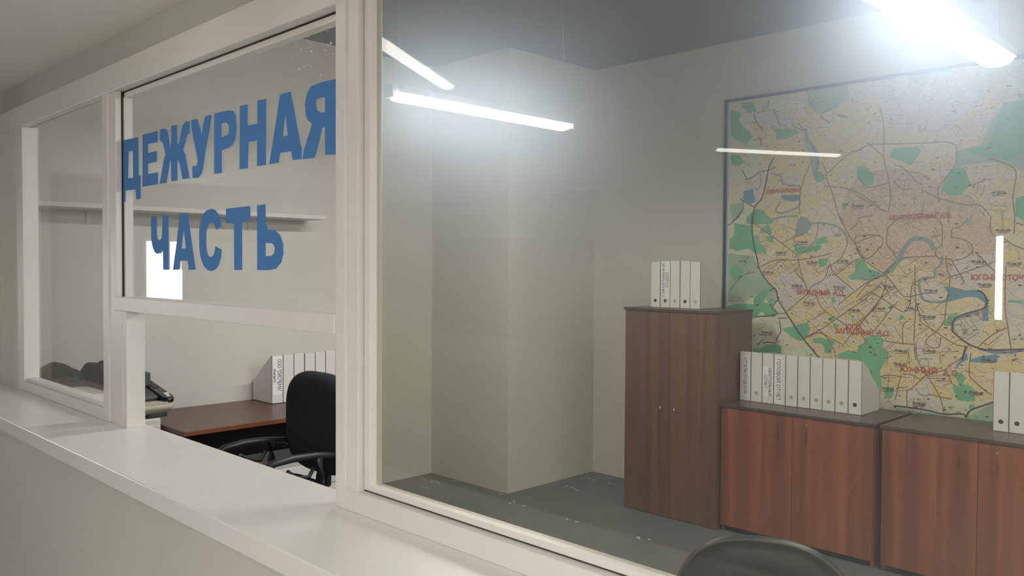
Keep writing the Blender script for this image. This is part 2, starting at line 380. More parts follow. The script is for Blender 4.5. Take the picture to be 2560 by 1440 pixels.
# ------------------------------------------------------------------ lamps
def tube_lamp(name, label, c, ang, Ln, r, mtl, group, cable=None, hang=None):
    t = thing(name, label, 'lamp', c, ang, group)
    h = Ln/2
    prof = [(-h, r*.30), (-h+.006, r*.72), (-h+.018, r*.95), (-h+.03, r), (h-.03, r), (h-.018, r*.95), (h-.006, r*.72), (h, r*.30)]
    d = MB(); rings = []
    for y, q in prof:      # lower half of a tube, closed on top by the housing
        rings.append([d.bm.verts.new((q*math.cos(PI+PI*j/12), y, q*.50*math.sin(PI+PI*j/12))) for j in range(13)])
    for i in range(len(rings)-1):
        for j in range(12):
            f = d.bm.faces.new((rings[i][j], rings[i][j+1], rings[i+1][j+1], rings[i+1][j])); f.smooth = True
        d.bm.faces.new((rings[i][12], rings[i][0], rings[i+1][0], rings[i+1][12]))
    d.bm.faces.new(rings[0][::-1]); d.bm.faces.new(rings[-1])
    d.build('diffuser', mtl, t)
    MB().box(-r*1.08, r*1.08, -h+.004, h-.004, .001, r*.55, .003).build('housing', m_lampbody, t)
    for s in (-1, 1):
        MB().box(-r*.55, r*.55, min(s*h, s*(h+.035)), max(s*h, s*(h+.035)), -r*.3, r*.7, .004).build('end_cap', m_lampbody, t)
    if hang:
        for s in (-1, 1):
            a = s*(h-.03)
            if s == 1: path = [(0, a-.02, r*1.2), (.006, a+.012, .09), (.004, a+.014, .25), (0, a, .5), (-.004, a-.012, hang)]
            else: path = [(0, a, r*1.2), (0, a, hang)]
            MB().tube(path, .0022 if s == 1 else .0008, 6).build('suspension_wire', m_wire, t)
    return t
gL = 'white tube lamps hanging in the duty room'
ZL = 2.392
tube_lamp('pendant_lamp', 'bright tube lamp hanging on a thin wire in front of the corner column', (-3.152, 2.97, ZL), 0, 1.20, .060, m_tube, gL, hang=ZC-ZL)
tube_lamp('pendant_lamp', 'glaring tube lamp cut off by the top edge above the map', (-.972, 2.975, ZL), 0, 1.20, .060, m_tube, gL, hang=ZC-ZL)
tube_lamp('pendant_lamp', 'tube lamp beyond the right side, outside the picture', (1.21, 2.975, ZL), 0, 1.20, .060, m_tube, gL, hang=ZC-ZL)
tube_lamp('pendant_lamp', 'added unseen tube lamp at the far right end of the room', (3.39, 2.975, ZL), 0, 1.20, .060, m_tube, gL, hang=ZC-ZL)  # added out of view for more light on the back wall and map
gH = 'tube lamps under the lobby ceiling mirrored in the pane'
def lobby_lamp(a, b, label, r):
    c = (Vector(a)+Vector(b))/2; d = Vector(b)-Vector(a)
    tube_lamp('ceiling_lamp', label, (c.x, c.y, 2.43), math.atan2(-d.x, d.y), d.length, r, m_halltube, gH)
lobby_lamp((-2.375, .86, 0), (-2.987, -.151, 0), 'lobby tube lamp mirrored steeply beside the main post', .033)
lobby_lamp((-3.173, -2.767, 0), (-2.685, -3.65, 0), 'lobby tube lamp mirrored as a thin bar over the map edge', .036)

m_fill = emit('fill_panel_light', (1.0, .98, .955), 58.0)  # unseen square panels added behind the camera to brighten the lobby
for i, (x, y) in enumerate(((.35, -1.0), (.35, -3.4), (2.1, -1.6))):
    t = thing('fill_panel', 'square fill light panel added unseen behind the photographer, number %s from the counter' % ('one', 'three', 'two')[i], 'lamp', (x, y, HZ-.03), 0, 'added fill light panels under the lobby ceiling')
    MB().box(-.30, .30, -.30, .30, 0, .029, .002).build('frame', m_lampbody, t)
    MB().box(-.28, .28, -.28, .28, -.004, -.0005).build('diffuser', m_fill, t)

# ------------------------------------------------------------------ wall shelf
sh = thing('wall_shelf', 'long white shelf on the left wall behind the lettering', 'shelf', (XL, 2.17, 1.90))
MB().box(.002, .254, -.90, .862, 0, .026, .002).build('shelf_board', m_white, sh)
for y in (-.52, .45):
    b = MB().box(.002, .012, y-.012, y+.012, -.075, 0); b.box(.002, .20, y-.01, y+.01, -.008, 0); b.disc((.0125, y, -.05), .006, 0)
    b.build('bracket', m_white, sh)

# ------------------------------------------------------------------ cabinets
def cabinet(name, label, x0, x1, y0, y1, h, wm, handle_z, kick, hstyle, group=None):
    t = thing(name, label, 'cabinet', ((x0+x1)/2, (y0+y1)/2, 0), 0, group)
    W, Dp = (x1-x0)/2, (y1-y0)/2
    b = MB(); b.box(-W, -W+.016, -Dp+.018, Dp, 0, h-.018); b.box(W-.016, W, -Dp+.018, Dp, 0, h-.018); b.box(-W, W, Dp-.006, Dp, 0, h-.018)
    b.box(-W, W, -Dp+.03, Dp, kick, kick+.016); b.box(-W+.016, W-.016, -Dp+.03, Dp, h*.5, h*.5+.016)
    b.build('carcass', wm, t)
    MB().box(-W-.008, W+.008, -Dp-.008, Dp, h-.018, h, .002).build('cabinet_top', m_top, t)
    if kick > .01: MB().box(-W+.016, W-.016, -Dp+.035, -Dp+.05, 0, kick).build('plinth', m_dark, t)
    for s in (-1, 1):
        a0, a1 = (-W+.002, -.0015) if s < 0 else (.0015, W-.002)
        d = MB().box(a0, a1, -Dp, -Dp+.017, kick+.002 if kick > .01 else .004, h-.021, .001).build('door', wm, t)
        hx = s*.052
        if hstyle == 'knob':
            k = MB(); k.tube([(hx, -Dp, handle_z), (hx, -Dp-.016, handle_z)], .004, 8); k.tube([(hx, -Dp-.018, handle_z+.016), (hx, -Dp-.022, handle_z), (hx, -Dp-.018, handle_z-.016)], .0055, 8)
            k.build('handle', m_steel, d)
        else:
            hx = s*.085
            k = MB(); k.box(hx-.0018, hx+.0018, -Dp-.007, -Dp, handle_z-.035, handle_z+.035, .002); k.disc((hx, -Dp-.0, handle_z-.045), .004, 1); k.disc((hx, -Dp-.0, handle_z+.045), .004, 1)
            k.build('handle', m_hand, d)
            if s > 0: MB().disc((hx, -Dp-.001, handle_z+.075), .007, 1, h=.002).build('keyhole', m_steel, d)
    return t
cabinet('tall_cabinet', 'taller walnut two-door cabinet beside the low cabinets', -3.415, -2.712, 4.475, 4.875, 1.335, m_tall, .70, 0, 'knob')
gC = 'low reddish cabinets under the map'
cabinet('low_cabinet', 'low reddish two-door cabinet next to the tall cabinet', -2.700, -1.782, 4.497, 5.03, .775, m_low, .64, .035, 'bar', gC)
cabinet('low_cabinet', 'low reddish two-door cabinet at the right edge', -1.740, -.815, 4.497, 5.03, .775, m_low, .64, .035, 'bar', gC)

low = [o for o in bpy.data.objects if o.name.startswith('low_cabinet')]
m_scr = mat('scratch', (.45, .24, .15), .5)
for k, (ax_, az_, bx_, bz_) in enumerate(((2163, 1155, 2088, 1295), (2335, 1110, 2341, 1335))):
    a, b = wp(ax_, az_, 1, 4.4962)-low[k].location, wp(bx_, bz_, 1, 4.4962)-low[k].location; n = Vector((-(b-a).z, 0, (b-a).x)).normalized()*.0012
    q = MB(); t = Vector((0, .0004, 0)); A = [q.bm.verts.new(v) for v in (a+n, a-n, b-n, b+n)]; B = [q.bm.verts.new(v+t) for v in (a+n, a-n, b-n, b+n)]
    q.bm.faces.new(A); q.bm.faces.new(B[::-1])
    for e in range(4): q.bm.faces.new((A[e], A[(e+1) % 4], B[(e+1) % 4], B[e]))
    q.build('scratch', m_scr, low[k])

# ------------------------------------------------------------------ magazine files
def mag_file(label, loc, rz, W=.0745, H=.31, D=.25, hole=m_hole, lab=None, group=None, hz=.045):
    t = thing('magazine_file', label, 'file box', loc, rz, group)
    th = .0016; W -= .0015
    side = [(0, 0), (D, 0), (D, H*.42), (D-.03, H*.47), (.012, H), (0, H)]
    b = MB()
    b.prism([(y, z) for y, z in side], 0, 0, th); b.prism([(y, z) for y, z in side], 0, W-th, W)
    b.box(0, W, 0, th, 0, H); b.box(0, W, 0, D, 0, th); b.box(0, W, D-th, D, 0, H*.42)
    b.build('body', m_card, t)
    if hole:
        MB().disc((W/2, -.0001, hz), .0115, 1, h=.0007).build('finger_hole', hole, t)
    if lab:
        x0, x1, z0, z1, rows, dirn = lab
        p = MB().box(x0, x1, -.0012, -.0002, z0, z1).build('paper_label', m_paper, t)
        tx = MB(); cx, cz = (x0+x1)/2, (z0+z1)/2
        for s, off, size, wd in rows:
            if dirn > 0: fn = lambda u, v, off=off: (cx+off+v, -.0016, cz-u)
            else: fn = lambda u, v, off=off: (cx+off-v, -.0016, cz+u)
            add_text(tx, s, fn, size, size*.012, wd)
        tx.build('lettering', m_ink, p, recalc=False)
    return t
gD = 'white magazine files on the desk'
ys = [2.634+.0775*i for i in range(6)]
desk_lab = ['white file lettered ООО СИСТЕМА, nearest on the desk', 'plain white file just behind the lettered desk file', 'third white file in the desk row', 'fourth white file in the desk row, partly behind the chair', 'fifth white file in the desk row, beside the main post', 'last white file of the desk row, hidden by the post']
for i, y in enumerate(ys[:6]):
    mag_file(desk_lab[i], (-4.752, y, .735), PI/2, .0775 if i != 2 else .075, .30+(.002*(i % 3)), .245, m_hole if i == 1 else (None if i == 0 else m_holelt),
             (.004, .072, .055, .295, [('ООО "СИСТЕМА"', .012, .036, .20), ('(филиал)', -.020, .024, .085)], 1) if i == 0 else None, gD)
gT = 'white magazine files on the tall cabinet'
tl = ['plain white file at the left end on the tall cabinet', 'white file lettered ГАРАНТИЙНЫЙ ОТДЕЛ on the tall cabinet', 'plain file in the middle of the tall cabinet row', 'file with a dark finger hole on the tall cabinet', 'rightmost plain file on the tall cabinet']
x = -3.302
for i in range(5):
    wd = .0765
    mag_file(tl[i], (x, 4.60+.002*(i % 2), 1.3355), 0, wd, .300+(.006 if i in (1, 2, 3) else 0), .25, [m_hole, m_hole, m_holelt, m_hole, m_holelt][i],
             (.003, .0715, .062, .300, [('ГАРАНТИЙНЫЙ', -.012, .026, .215), ('ОТДЕЛ', .016, .026, .10)], -1) if i == 1 else None, gT)
    x += wd
gW = 'white magazine files on the low cabinet'
ll = ['white file lettered ОТЧЕТЫ ОТДЕЛОВ at the left end', 'plain file beside the ОТЧЕТЫ ОТДЕЛОВ file', 'white file whose small low label reads КВАРТАЛЬНЫЙ ОТЧЕТ in two lines', 'white file whose tall label reads ГОТОВОЙ ОТЧЕТ down to its bottom edge',
      'plain file right of the ГОТОВОЙ ОТЧЕТ file', 'second plain file right of the ГОТОВОЙ ОТЧЕТ file', 'fourth file from the right on the low cabinet', 'third file from the right on the low cabinet', 'second file from the right, gap line on its left', 'rightmost file of the row, dark finger hole']
x = -2.692
for i in range(10):
    wd = .0760
    lab = None; hole = m_holelt
    if i == 0: lab = (.016, .058, .030, .285, [('ОТЧЕТЫ ОТДЕЛОВ', 0, .027, .225)], 1); hole = None
    if i == 2: lab = (.002, .071, .040, .225, [('КВАРТАЛЬНЫЙ', .013, .026, .172), ('ОТЧЕТ', -.016, .026, .085)], 1); hole = None
    if i == 3: lab = (.004, .054, .012, .292, [('ГОТОВОЙ ОТЧЕТ', 0, .034, .25)], 1); hole = None
    if i == 9: hole = m_hole
    mag_file(ll[i], (x, 4.70+.003*(i in (5, 6)), .7755), 0, wd, .305-.0015*(i > 4), .25, hole, lab, gW, .055)
    x += wd
gR = 'white magazine files at the right edge'
for i, s in enumerate(['left of the two white files at the right picture edge', 'right of the two white files at the right picture edge']):
    mag_file(s, (-1.286+.0725*i, 4.757, .7755), 0, .0725, .305, .25, m_hole, None, gR, .05)

# ------------------------------------------------------------------ desk
DX0, DX1, DY0, DY1, DZ = XL+.004, -4.262, 1.862, 3.085, .733
dk = thing('desk', 'dark reddish-brown desk against the left wall', 'desk', ((DX0+DX1)/2, (DY0+DY1)/2, 0))
W, Dp = (DX1-DX0)/2, (DY1-DY0)/2
MB().box(-W, W-.003, -Dp, Dp, DZ-.024, DZ, .001).build('desk_top', m_desk, dk)
MB().box(W-.003, W, -Dp, Dp, DZ-.024, DZ-.001, .001).build('edge_band', m_deskedge, dk)
for s in (-1, 1):
    y = s*(Dp-.03); MB().box(-W+.02, W-.06, min(y, y-s*.018), max(y, y-s*.018), 0, DZ-.024).build('side_panel', m_dark, dk)
MB().box(-.24, -.222, -Dp+.05, Dp-.05, .12, DZ-.024).build('modesty_panel', m_dark, dk)
dr = MB().box(-.20, .28, -.02, .45, .02, .42, .003).build('drawer_unit', m_white, dk)
for k in range(3):
    q = MB().box(.281, .294, -.015, .445, .03+.13*k, .155+.13*k, .002).build('drawer', m_white, dk)

# ------------------------------------------------------------------ printer stand, printer, cloth pile
st = thing('printer_stand', 'white cabinet in the corner under the printer', 'cabinet', (-4.757, 1.68, 0))
MB().box(-.25, .25, -.165, .165, 0, .779, .012, seg=4).build('body', m_white, st)
MB().box(.2505, .256, -.15, .15, .06, .74, .002).build('door', m_white, st)

pr = thing('fax_printer', 'black and yellowed beige office printer on the white corner cabinet', 'printer', (-4.72, 1.797, .780)); pr.scale.y = .585; pr.scale.z = 1.2
def rounded(w0, w1, d0, d1, r, n=6):
    pts = []
    for cx, cy, a0 in ((w1-r, d1-r, 0), (w0+r, d1-r, 90), (w0+r, d0+r, 180), (w1-r, d0+r, 270)):
        for k in range(n+1):
            a = math.radians(a0+90*k/n); pts.append((cx+r*math.cos(a), cy+r*math.sin(a)))
    return pts
def stack(layers, mtl, name, parent, mi=0):
    """layers: list of (outline, z or z-function)"""
    m = MB(); rings = []
    for pts, z in layers: rings.append([m.bm.verts.new((p[0], p[1], z(p) if callable(z) else z)) for p in pts])
    for i in range(len(rings)-1):
        for j in range(len(rings[i])):
            k = (j+1) % len(rings[i]); f = m.bm.faces.new((rings[i][j], rings[i][k], rings[i+1][k], rings[i+1][j])); f.smooth = True
    m.bm.faces.new(rings[0][::-1]); m.bm.faces.new(rings[-1])
    return m.build(name, mtl, parent)
MB().box(-.16, .12, -.17, .15, .0003, .014, .004).box(.10, .20, -.02, .15, .0003, .022, .006).build('foot_tray', m_grey, pr)
stack([(rounded(-.20, .17, -.20, .17, .06), .010), (rounded(-.22, .22, -.21, .20, .08), .026), (rounded(-.225, .248, -.215, .215, .09), .040),
       (rounded(-.225, .255, -.215, .22, .10), .054), (rounded(-.22, .245, -.21, .215, .10), .062)], m_beige, 'base_body', pr)
kb = MB()
for r in range(4):
    for c in range(11):
        kb.box(.130+.021*r, .145+.021*r, -.12+.025*c, -.102+.025*c, .062, .0665, .001)
kb.build('keypad', m_key, pr)
stack([(rounded(-.21, .105, -.20, .212, .03), lambda p: .063), (rounded(-.215, .118, -.205, .22, .03), lambda p: .076-.16*(p[0]-.12)), (rounded(-.21, .112, -.20, .215, .028), lambda p: .086-.16*(p[0]-.12))], m_grey, 'scanner_lid', pr)
stack([(rounded(-.19, .20, .125, .222, .035), lambda p: .064), (rounded(-.19, .205, .120, .226, .038), lambda p: .078-.15*(p[0]-.16)), (rounded(-.185, .198, .125, .222, .036), lambda p: .089-.15*(p[0]-.16))], m_plastgl, 'control_panel', pr)
bt = MB()
zz = lambda x: .090-.15*(x-.16)
for x0, y0, x1, y1 in ((.115, .165, .14, .205), (.155, .16, .175, .19)): bt.box(x0, x1, y0, y1, zz(x1)-.001, zz(x0)+.002)
bt.build('button', m_paper, pr)
bl = MB()
for k in range(6): bl.box(.0-.03*k, .012-.03*k, .15, .205, zz(.012-.03*k)-.001, zz(-.03*k)+.0012)
bl.build('button_row', m_piping, pr)
MB().box(-.215, -.04, -.18, .16, .115, .180, .006).build('paper_feeder', m_grey, pr)
MB().box(-.225, -.14, -.16, .08, .178, .215, .006).build('feeder_back', m_plast, pr)
MB().tube([(-.20, .07, .21), (-.215, .055, .262), (-.215, -.12, .262), (-.20, -.14, .21)], .0025, 8).build('paper_support', m_plast, pr)

def cloth_pile(name, label, c, sx, sy, h, mtl, seed, nx=44, ny=30):
    rr = random.Random(seed); m = MB(); V = []
    ph = [(rr.uniform(5, 18), rr.uniform(5, 22), rr.uniform(0, 6), rr.uniform(.008, .02)) for _ in range(7)]
    for i in range(nx+1):
        row = []
        for j in range(ny+1):
            u, v = i/nx*2-1, j/ny*2-1
            e = max(0, 1-abs(u)**3.2)*max(0, 1-abs(v)**3.2)
            z = h*e**.42*(.80+.2*math.sin(2.1*u+.6))
            for a, b, p, q in ph: z += q*.30*math.sin(a*.5*u+b*.12*v+p+.8*math.sin(3*u+p))*min(1, e*3)
            row.append(m.bm.verts.new((u*sx+.012*math.sin(9*v), v*sy+.01*math.sin(8*u), max(z, .001))))
        V.append(row)
    for i in range(nx):
        for j in range(ny):
            f = m.bm.faces.new((V[i][j], V[i+1][j], V[i+1][j+1], V[i][j+1])); f.smooth = True
    m.bm.faces.new([V[i][0] for i in range(nx+1)]+[V[nx][j] for j in range(1, ny+1)]+[V[i][ny] for i in range(nx-1, -1, -1)]+[V[0][j] for j in range(ny-1, 0, -1)])
    o = m.build(name, mtl, None, c); return tag(o, label, 'clothing')
cloth_pile('jacket', 'dark navy jacket heaped in the corner beside the printer', (-4.70, 1.577, .780), .28, .066, .33, m_cloth, 4)
cloth_pile('bag', 'grey-green cloth bag on the left end of the white ledge', (-4.795, 1.42, .976), .20, .072, .115, m_cloth2, 9)

# ------------------------------------------------------------------ chairs
def pad(outline, T, curve=.0, rings=(1, .985, .95, .86, .7, .45, .2), flat=2.6):
    """cushion standing in XZ, thickness along Y"""
    m = MB(); cx = sum(p[0] for p in outline)/len(outline); cz = sum(p[1] for p in outline)/len(outline)
    def ring(r, s):
        t = T/2*(1-r**(flat*2.4))**.5 if r < 1 else 0
        return [m.bm.verts.new((cx+(x-cx)*r, s*t+curve*(cx+(x-cx)*r)**2, cz+(z-cz)*r)) for x, z in outline]
    base = ring(1, 0); n = len(outline)
    for s in (-1, 1):
        prev = base
        for r in rings[1:]:
            cur = ring(r, s)
            for j in range(n):
                f = m.bm.faces.new((prev[j], prev[(j+1) % n], cur[(j+1) % n], cur[j])); f.smooth = True
            prev = cur
        c = m.bm.verts.new((cx, s*T/2, cz))
        for j in range(n):
            f = m.bm.faces.new((prev[j], prev[(j+1) % n], c)); f.smooth = True
    return m
def back_outline(w0, w1, z0, z1, e=3.0, n=56):
    pts = []
    for k in range(n):
        a = 2*PI*k/n; c, s = math.cos(a), math.sin(a)
        x = abs(c)**(2/e)*(1 if c >= 0 else -1); z = abs(s)**(2/e)*(1 if s >= 0 else -1)
        wd = w0+(w1-w0)*(z+1)/2
        pts.append((x*wd, (z0+z1)/2+z*(z1-z0)/2))
    return pts
def office_chair(name, label, loc, rz, seat_m, back_m, wlo, whi, z0, z1, seatz, arms=True, piping=False, T=.085, e=3.0, armz=.67):
    t = thing(name, label, 'chair', loc, rz)
    for k in range(5):
        a = 2*PI*k/5+.3; c, s = math.cos(a), math.sin(a)
        l = MB().tube([(.03*c, .03*s, .10), (.15*c, .15*s, .095), (.29*c, .29*s, .075)], [.024, .02, .014], 8).build('leg', m_plast, t)
        q = MB(); d = Vector((-s, c, 0))
        for sg in (-1, 1):
            p = Vector((.29*c, .29*s, .027)); q.tube([p+d*sg*.006, p+d*sg*.022], .027, 14)
        q.tube([(.29*c, .29*s, .027), (.29*c, .29*s, .075)], .007, 8)
        q.build('caster', m_plast, l)
    MB().lathe([(.034, .075), (.034, .13), (.026, .14), (.026, .30), (.016, .31), (.016, seatz-.045)]).build('column', m_plast, t)
    sp = pad(back_outline(.23, .235, -.22, .22, 3.4), .085)
    so = sp.build('seat', seat_m, t); so.rotation_euler.x = -PI/2; so.location = (0, .02, seatz)
    MB().box(-.11, .11, -.10, .12, seatz-.065, seatz-.035, .008).build('seat_plate', m_plast, t)
    ol = back_outline(wlo, whi, z0, z1, e)
    bk = pad(ol, T, .25).build('backrest', back_m, t); bk.location = (0, -.235, 0)
    if piping:
        path = [(x, -.235+.25*x*x+.030, z) for x, z in ol]; path.append(path[0])
        MB().tube([(x*.985, y, z0_+(z-z0_)*.985) for (x, y, z) in path for z0_ in [(z0+z1)/2]], .0035, 8, caps=False).build('piping', m_piping, t)
    MB().tube([(0, .0, seatz-.055), (0, -.20, seatz-.06), (0, -.275, seatz-.02), (0, -.285, seatz+.12), (0, -.280, z0+.12)], [.02, .02, .02, .018, .016], 10).build('back_post', m_plast, t)
    if arms:
        for s in (-1, 1):
            x = s*.245
            path = [(x, -.20, armz-.035), (x, -.16, armz-.012), (x, -.06, armz), (x, .07, armz+.004), (x, .18, armz-.008), (x, .25, armz-.045)]
            ar = MB().tube(path, [.017, .021, .024, .025, .022, .014], 12, rz=.75).build('armrest', m_plast, t)
            lp = [(x, .20, armz-.03), (x, .19, armz-.075), (x, .13, armz-.095), (x, .09, armz-.055), (x, .05, armz-.09), (x, -.02, armz-.10), (x, -.05, armz-.055)]
            b = MB().tube(lp, .010, 8)
            b.tube([(x, -.08, armz-.005), (x, -.085, armz-.10), (x*.97, -.07, seatz-.03), (x*.5, -.03, seatz-.055)], [.026, .022, .02, .016], 10)
            b.build('arm_bracket', m_plast, ar)
    return t
office_chair('office_chair', 'black fabric swivel chair with armrests at the desk', (-3.80, 2.15, 0), math.radians(179), m_fabric, m_fabric, .285, .29, .52, 1.045, .47, T=.125, e=3.3, armz=.675)
office_chair('office_chair', 'black vinyl chair back with piped edge at the bottom right', (-.95, 1.75, 0), math.radians(205), m_vinyl, m_vinyl, .235, .235, .41, .915, .42, arms=False, piping=True, T=.09, e=2.6)

# ------------------------------------------------------------------ the city map
MY = YB-.018
mx0, mx1, mz0, mz1 = -3.037, -.60, .76, 2.731
mp = thing('city_map', 'large framed city map on the wall above the cabinets', 'map', ((mx0+mx1)/2, YB, mz0))
OX, OY, OZ = mp.location
fm = MB()
fm.box(mx0-OX, mx0+.026-OX, MY-.004-OY, -.001, 0, mz1-mz0, .002); fm.box(mx1-.026-OX, mx1-OX, MY-.004-OY, -.001, 0, mz1-mz0, .002)
fm.box(mx0-OX, mx1-OX, MY-.004-OY, -.001, mz1-mz0-.020, mz1-mz0, .002)
fm.box(mx0+.026-OX, mx0+.036-OX, MY-.002-OY, -.001, 0, mz1-mz0-.02, mi=1)
fm.build('frame', [m_navy, m_lightblue], mp)

def map_mat(name, a, b, line, sc1, sc2, lw1, lw2, mixr=.5):
    m = bpy.data.materials.new(name); m.use_nodes = True; nt = m.node_tree; N = nt.nodes; Lk = nt.links; p = N['Principled BSDF']
    p.inputs['Roughness'].default_value = .5
    a, b = [tuple(min(.85, c*1.62) for c in q) for q in (a, b)]
    tc = N.new('ShaderNodeTexCoord')
    mp_ = N.new('ShaderNodeMapping'); mp_.inputs['Rotation'].default_value = (0, .7, 0); mp_.inputs['Scale'].default_value = (1, 0, 1.5)
    nz = N.new('ShaderNodeTexNoise'); nz.inputs['Scale'].default_value = 3; Lk.new(tc.outputs['Object'], nz.inputs['Vector'])
    ad = N.new('ShaderNodeMix'); ad.data_type = 'RGBA'; ad.blend_type = 'LINEAR_LIGHT'; ad.inputs['Factor'].default_value = .06
    Lk.new(tc.outputs['Object'], mp_.inputs['Vector']); Lk.new(mp_.outputs['Vector'], ad.inputs['A']); Lk.new(nz.outputs['Color'], ad.inputs['B'])
    def vor(s, feat):
        v = N.new('ShaderNodeTexVoronoi'); v.feature = feat; v.inputs['Scale'].default_value = s; v.inputs['Randomness'].default_value = .75
        Lk.new(ad.outputs['Result'], v.inputs['Vector']); return v
    v1 = vor(sc1, 'F1'); r = N.new('ShaderNodeValToRGB'); r.color_ramp.interpolation = 'LINEAR'
    sp_ = N.new('ShaderNodeSeparateColor'); Lk.new(v1.outputs['Color'], sp_.inputs[0])
    n3 = N.new('ShaderNodeTexNoise'); n3.inputs['Scale'].default_value = 1.6; n3.inputs['Detail'].default_value = 2; Lk.new(tc.outputs['Object'], n3.inputs['Vector'])
    mm = N.new('ShaderNodeMath'); mm.operation = 'MULTIPLY_ADD'; mm.inputs[1].default_value = mixr; Lk.new(sp_.outputs[0], mm.inputs[0]); 
    m3 = N.new('ShaderNodeMath'); m3.operation = 'MULTIPLY'; m3.inputs[1].default_value = 1-mixr*.5; Lk.new(n3.outputs['Fac'], m3.inputs[0]); Lk.new(m3.outputs[0], mm.inputs[2])
    r.color_ramp.elements[0].position = .45; r.color_ramp.elements[1].position = .85
    r.color_ramp.elements[0].color = (*a, 1); r.color_ramp.elements[1].color = (*b, 1); Lk.new(mm.outputs[0], r.inputs['Fac'])
    cur = r.outputs['Color']
    for s, lwid, k in ((sc1, lw1, .75), (sc2, lw2, .5)):
        v = vor(s, 'DISTANCE_TO_EDGE'); lt = N.new('ShaderNodeMath'); lt.operation = 'LESS_THAN'; lt.inputs[1].default_value = lwid
        Lk.new(v.outputs['Distance'], lt.inputs[0]); ml = N.new('ShaderNodeMath'); ml.operation = 'MULTIPLY'; ml.inputs[1].default_value = k; Lk.new(lt.outputs[0], ml.inputs[0])
        mx = N.new('ShaderNodeMix'); mx.data_type = 'RGBA'; Lk.new(ml.outputs[0], mx.inputs['Factor']); Lk.new(cur, mx.inputs['A']); mx.inputs['B'].default_value = (*line, 1); cur = mx.outputs['Result']
    Lk.new(cur, p.inputs['Base Color']); return m
mm_out = map_mat('map_outskirts', (.46, .50, .36), (.52, .46, .36), (.30, .30, .22), 7, 19, .006, .012)
mm_city = map_mat('map_city', (.65, .435, .215), (.52, .45, .36), (.36, .25, .13), 15, 42, .014, .022)
mm_centre = map_mat('map_centre', (.52, .38, .26), (.46, .36, .26), (.30, .20, .14), 26, 60, .022, .03)
mm_grey = map_mat('map_grey_blocks', (.46, .42, .38), (.50, .45, .39), (.34, .28, .22), 12, 36, .014, .02)
mm_green = mat('map_green', (.20, .53, .30), .5, noise=.10, nscale=9)
mm_pale = mat('map_pale_green', (.42, .55, .40), .5, noise=.12, nscale=9)
mm_blue = mat('map_water', (.17, .34, .46), .5)
mm_river = mat('map_river', (.33, .38, .37), .5)
mm_road = mat('map_road', (.30, .18, .09), .5)
mm_road2 = mat('map_road_minor', (.33, .22, .11), .5)
mm_mkad = mat('map_boundary', (.13, .075, .05), .5)
mm_red = mat('map_red_text', (.60, .11, .05), .5)
mm_blk = mat('map_black_text', (.10, .08, .07), .5)
MATS = [mm_out, mm_city, mm_centre, mm_grey, mm_green, mm_pale, mm_blue, mm_river, mm_road, mm_road2, mm_mkad, mm_red, mm_blk]
ms = MB(); ms.box(mx0+.02-OX, mx1-.02-OX, MY-OY, -.001, 0, mz1-mz0-.018, mi=0)
layer = [0]
LIMX0, LIMX1, LIMZ0, LIMZ1 = mx0+.037, mx1-.027, mz0+.002, mz1-.021
def mpt(px, py):
    p = wp(px, py, 1, MY); return (min(max(p.x, LIMX0), LIMX1), min(max(p.z, LIMZ0), LIMZ1))
def orig(k): return {'A': (1780, 200), 'B': (2140, 180), 'C': (1780, 540), 'D': (2140, 540), 'E': (2140, 860)}[k]
def smooth_closed(pts, n=3, jit=0):
    out = []; N_ = len(pts); rj = random.Random(int(pts[0][0]*7+pts[0][1]))
    for i in range(N_):
        p0, p1, p2, p3 = pts[i-1], pts[i], pts[(i+1) % N_], pts[(i+2) % N_]
        for k in range(n):
            t = k/n
            q = [.5*(2*p1[a]+(p2[a]-p0[a])*t*.6+(2*p0[a]-5*p1[a]+4*p2[a]-p3[a])*0*t*t) if False else p1[a]+(p2[a]-p1[a])*t for a in (0, 1)]
            if jit and k: q = [q[0]+rj.uniform(-jit, jit), q[1]+rj.uniform(-jit, jit)]
            out.append(q)
    return out
def area(k, pts, mi, d, jit=7):
    ox, oy = orig(k); pts = smooth_closed(pts, 3, jit)
    L2 = [Vector((*mpt(ox+x/4, oy+y/4), 0)) for x, y in pts]
    layer[0] += 1; y = MY-OY-.0002-layer[0]*5e-6
    V = [ms.bm.verts.new((v.x-OX, y, v.y-OZ)) for v in L2]
    for t in tessellate_polygon([L2]):
        try: ms.bm.faces.new([V[i] for i in t]).material_index = mi
        except ValueError: pass
def catmull(pts, n=5):
    out = []
    for i in range(len(pts)-1):
        p0 = pts[max(i-1, 0)]; p1 = pts[i]; p2 = pts[i+1]; p3 = pts[min(i+2, len(pts)-1)]
        for k in range(n):
            t = k/n
            out.append([.5*(2*p1[a]+(p2[a]-p0[a])*t+(2*p0[a]-5*p1[a]+4*p2[a]-p3[a])*t*t+(3*p1[a]-p0[a]-3*p2[a]+p3[a])*t**3) for a in (0, 1)])
    out.append(list(pts[-1])); return out
def line(k, pts, wid, mi, d, sm=True):
    ox, oy = orig(k); P = catmull(pts) if sm else pts
    Q = [Vector((*mpt(ox+x/4, oy+y/4),)) for x, y in P]; layer[0] += 1; y = MY-OY-.0002-layer[0]*5e-6; prev = None
    for i, q in enumerate(Q):
        t = Q[min(i+1, len(Q)-1)]-Q[max(i-1, 0)]
        if t.length < 1e-6: continue
        t.normalize(); n = Vector((-t.y, t.x))*wid/2
        a = ms.bm.verts.new((q.x+n.x-OX, y, q.y+n.y-OZ)); b = ms.bm.verts.new((q.x-n.x-OX, y, q.y-n.y-OZ))
        if prev: ms.bm.faces.new((prev[0], prev[1], b, a)).material_index = mi
        prev = (a, b)
